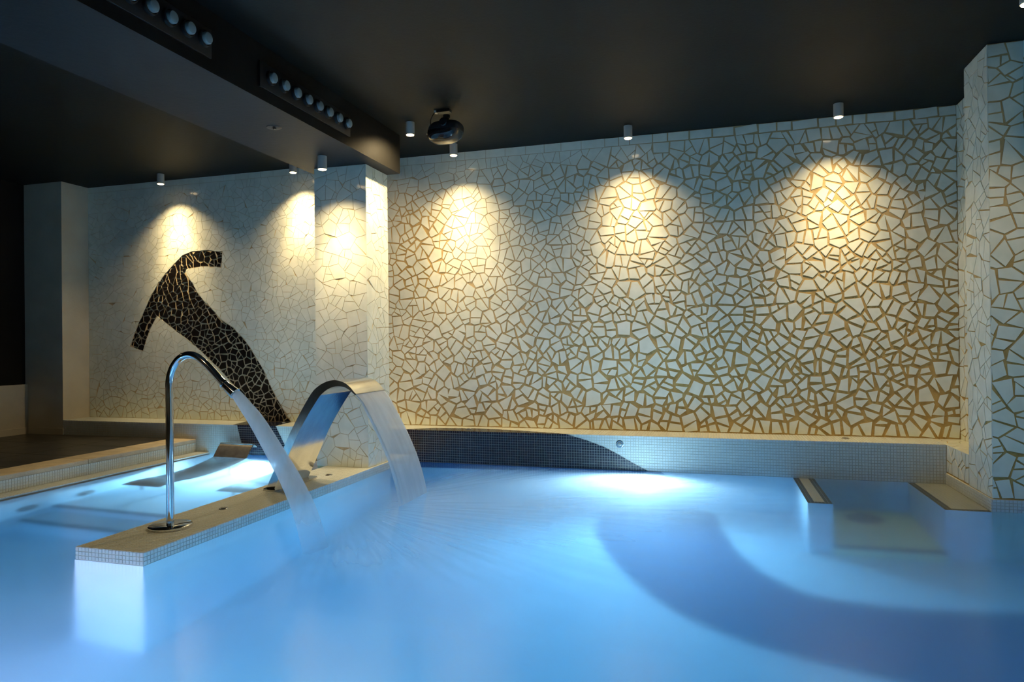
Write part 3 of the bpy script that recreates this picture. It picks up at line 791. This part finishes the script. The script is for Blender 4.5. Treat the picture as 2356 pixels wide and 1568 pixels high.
    L(m, mx.outputs[0], out.inputs[0]); return m
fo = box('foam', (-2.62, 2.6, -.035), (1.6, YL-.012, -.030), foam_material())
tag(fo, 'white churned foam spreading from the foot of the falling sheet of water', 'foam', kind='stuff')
wat = box('pool_water', (XG-.012, YN-.01, FL-.03), (XR+.02, YL+.02, 0), water_material()); wat['kind'] = 'structure'

def stream_material(name, dens, streak, fade_lo, fade_hi, axis_scale):
    m = bpy.data.materials.new(name); m.use_nodes = True; nt = m.node_tree
    nt.nodes.remove(bsdf(m)); out = [n for n in nt.nodes if n.type == 'OUTPUT_MATERIAL'][0]
    df = N(m, 'ShaderNodeBsdfDiffuse'); df.inputs[0].default_value = (.92, .92, .90, 1)
    tr = N(m, 'ShaderNodeBsdfTranslucent'); tr.inputs[0].default_value = (.80, .90, .95, 1)
    a = N(m, 'ShaderNodeMixShader'); a.inputs[0].default_value = .38; L(m, df.outputs[0], a.inputs[1]); L(m, tr.outputs[0], a.inputs[2])
    tp = N(m, 'ShaderNodeBsdfTransparent'); tp.inputs[0].default_value = (.97, .99, 1, 1)
    geo = N(m, 'ShaderNodeNewGeometry'); mp = N(m, 'ShaderNodeMapping'); mp.inputs['Scale'].default_value = axis_scale
    L(m, geo.outputs['Position'], mp.inputs[0])
    nz = N(m, 'ShaderNodeTexNoise'); nz.inputs['Scale'].default_value = 6; nz.inputs['Detail'].default_value = 4; L(m, mp.outputs[0], nz.inputs['Vector'])
    mr = N(m, 'ShaderNodeMapRange'); L(m, nz.outputs[0], mr.inputs['Value']); mr.inputs['From Min'].default_value = .3; mr.inputs['From Max'].default_value = .7
    mr.inputs['To Min'].default_value = dens-streak; mr.inputs['To Max'].default_value = dens+streak
    sx = N(m, 'ShaderNodeSeparateXYZ'); L(m, geo.outputs['Position'], sx.inputs[0])
    fd = N(m, 'ShaderNodeMapRange'); L(m, sx.outputs[2], fd.inputs['Value']); fd.inputs['From Min'].default_value = 0; fd.inputs['From Max'].default_value = .6
    fd.inputs['To Min'].default_value = fade_lo; fd.inputs['To Max'].default_value = fade_hi
    ml = N(m, 'ShaderNodeMath', operation='MULTIPLY'); L(m, mr.outputs[0], ml.inputs[0]); L(m, fd.outputs[0], ml.inputs[1])
    mx = N(m, 'ShaderNodeMixShader'); L(m, ml.outputs[0], mx.inputs[0]); L(m, tp.outputs[0], mx.inputs[1]); L(m, a.outputs[0], mx.inputs[2])
    L(m, mx.outputs[0], out.inputs[0]); return m
# jet from the gooseneck
P = spline([(-2.662, 3.345, .875), (-2.600, 3.345, .805), (-2.522, 3.345, .715), (-2.395, 3.345, .532), (-2.289, 3.345, .369), (-2.206, 3.345, .202), (-2.143, 3.345, 0.004)], 6)
R_ = [.027+.045*(i/(len(P)-1))**.9 for i in range(len(P))]
m_ = MB(); m_.tube(P, R_, n=28)
jet = m_.build('water_jet', stream_material('jet_water', .72, .06, .12, 1.0, (4, 4, .5)), smooth=True)
tag(jet, 'slender blurred water jet falling from the gooseneck spout', 'water jet')
# sheet from the blade
cur = spline([(-2.491, 0, .790), (-2.445, 0, .735), (-2.402, 0, .665), (-2.305, 0, .487), (-2.228, 0, .313), (-2.172, 0, .142), (-2.140, 0, 0.004)], 6)
ny = 24; V = []; F = []; n = len(cur)
for side in (0, 1):
    for k, p in enumerate(cur):
        for j in range(ny+1):
            yy = 4.425+.435*j/ny; w_ = .004+.010*k/n
            V.append((p.x+(-w_ if side else w_), yy+.003*sin(k*.3), p.z+(w_*.3 if not side else -w_*.3)))
S_ = n*(ny+1)
for k in range(n-1):
    for j in range(ny):
        a = k*(ny+1)+j; F.append((a, a+1, a+ny+2, a+ny+1)); F.append((S_+a+1, S_+a, S_+a+ny+1, S_+a+ny+2))
    a = k*(ny+1); F.append((a, a+ny+1, S_+a+ny+1, S_+a)); a += ny; F.append((a+ny+1, a, S_+a, S_+a+ny+1))
V = [(x, y, max(z, .003)) for x, y, z in V]
sheet = mobj('water_curtain', V, F, stream_material('curtain_water', .70, .08, .55, 1.0, (1, 2.2, .2)), smooth=True)
tag(sheet, 'broad translucent sheet of water falling from the steel blade', 'water curtain')
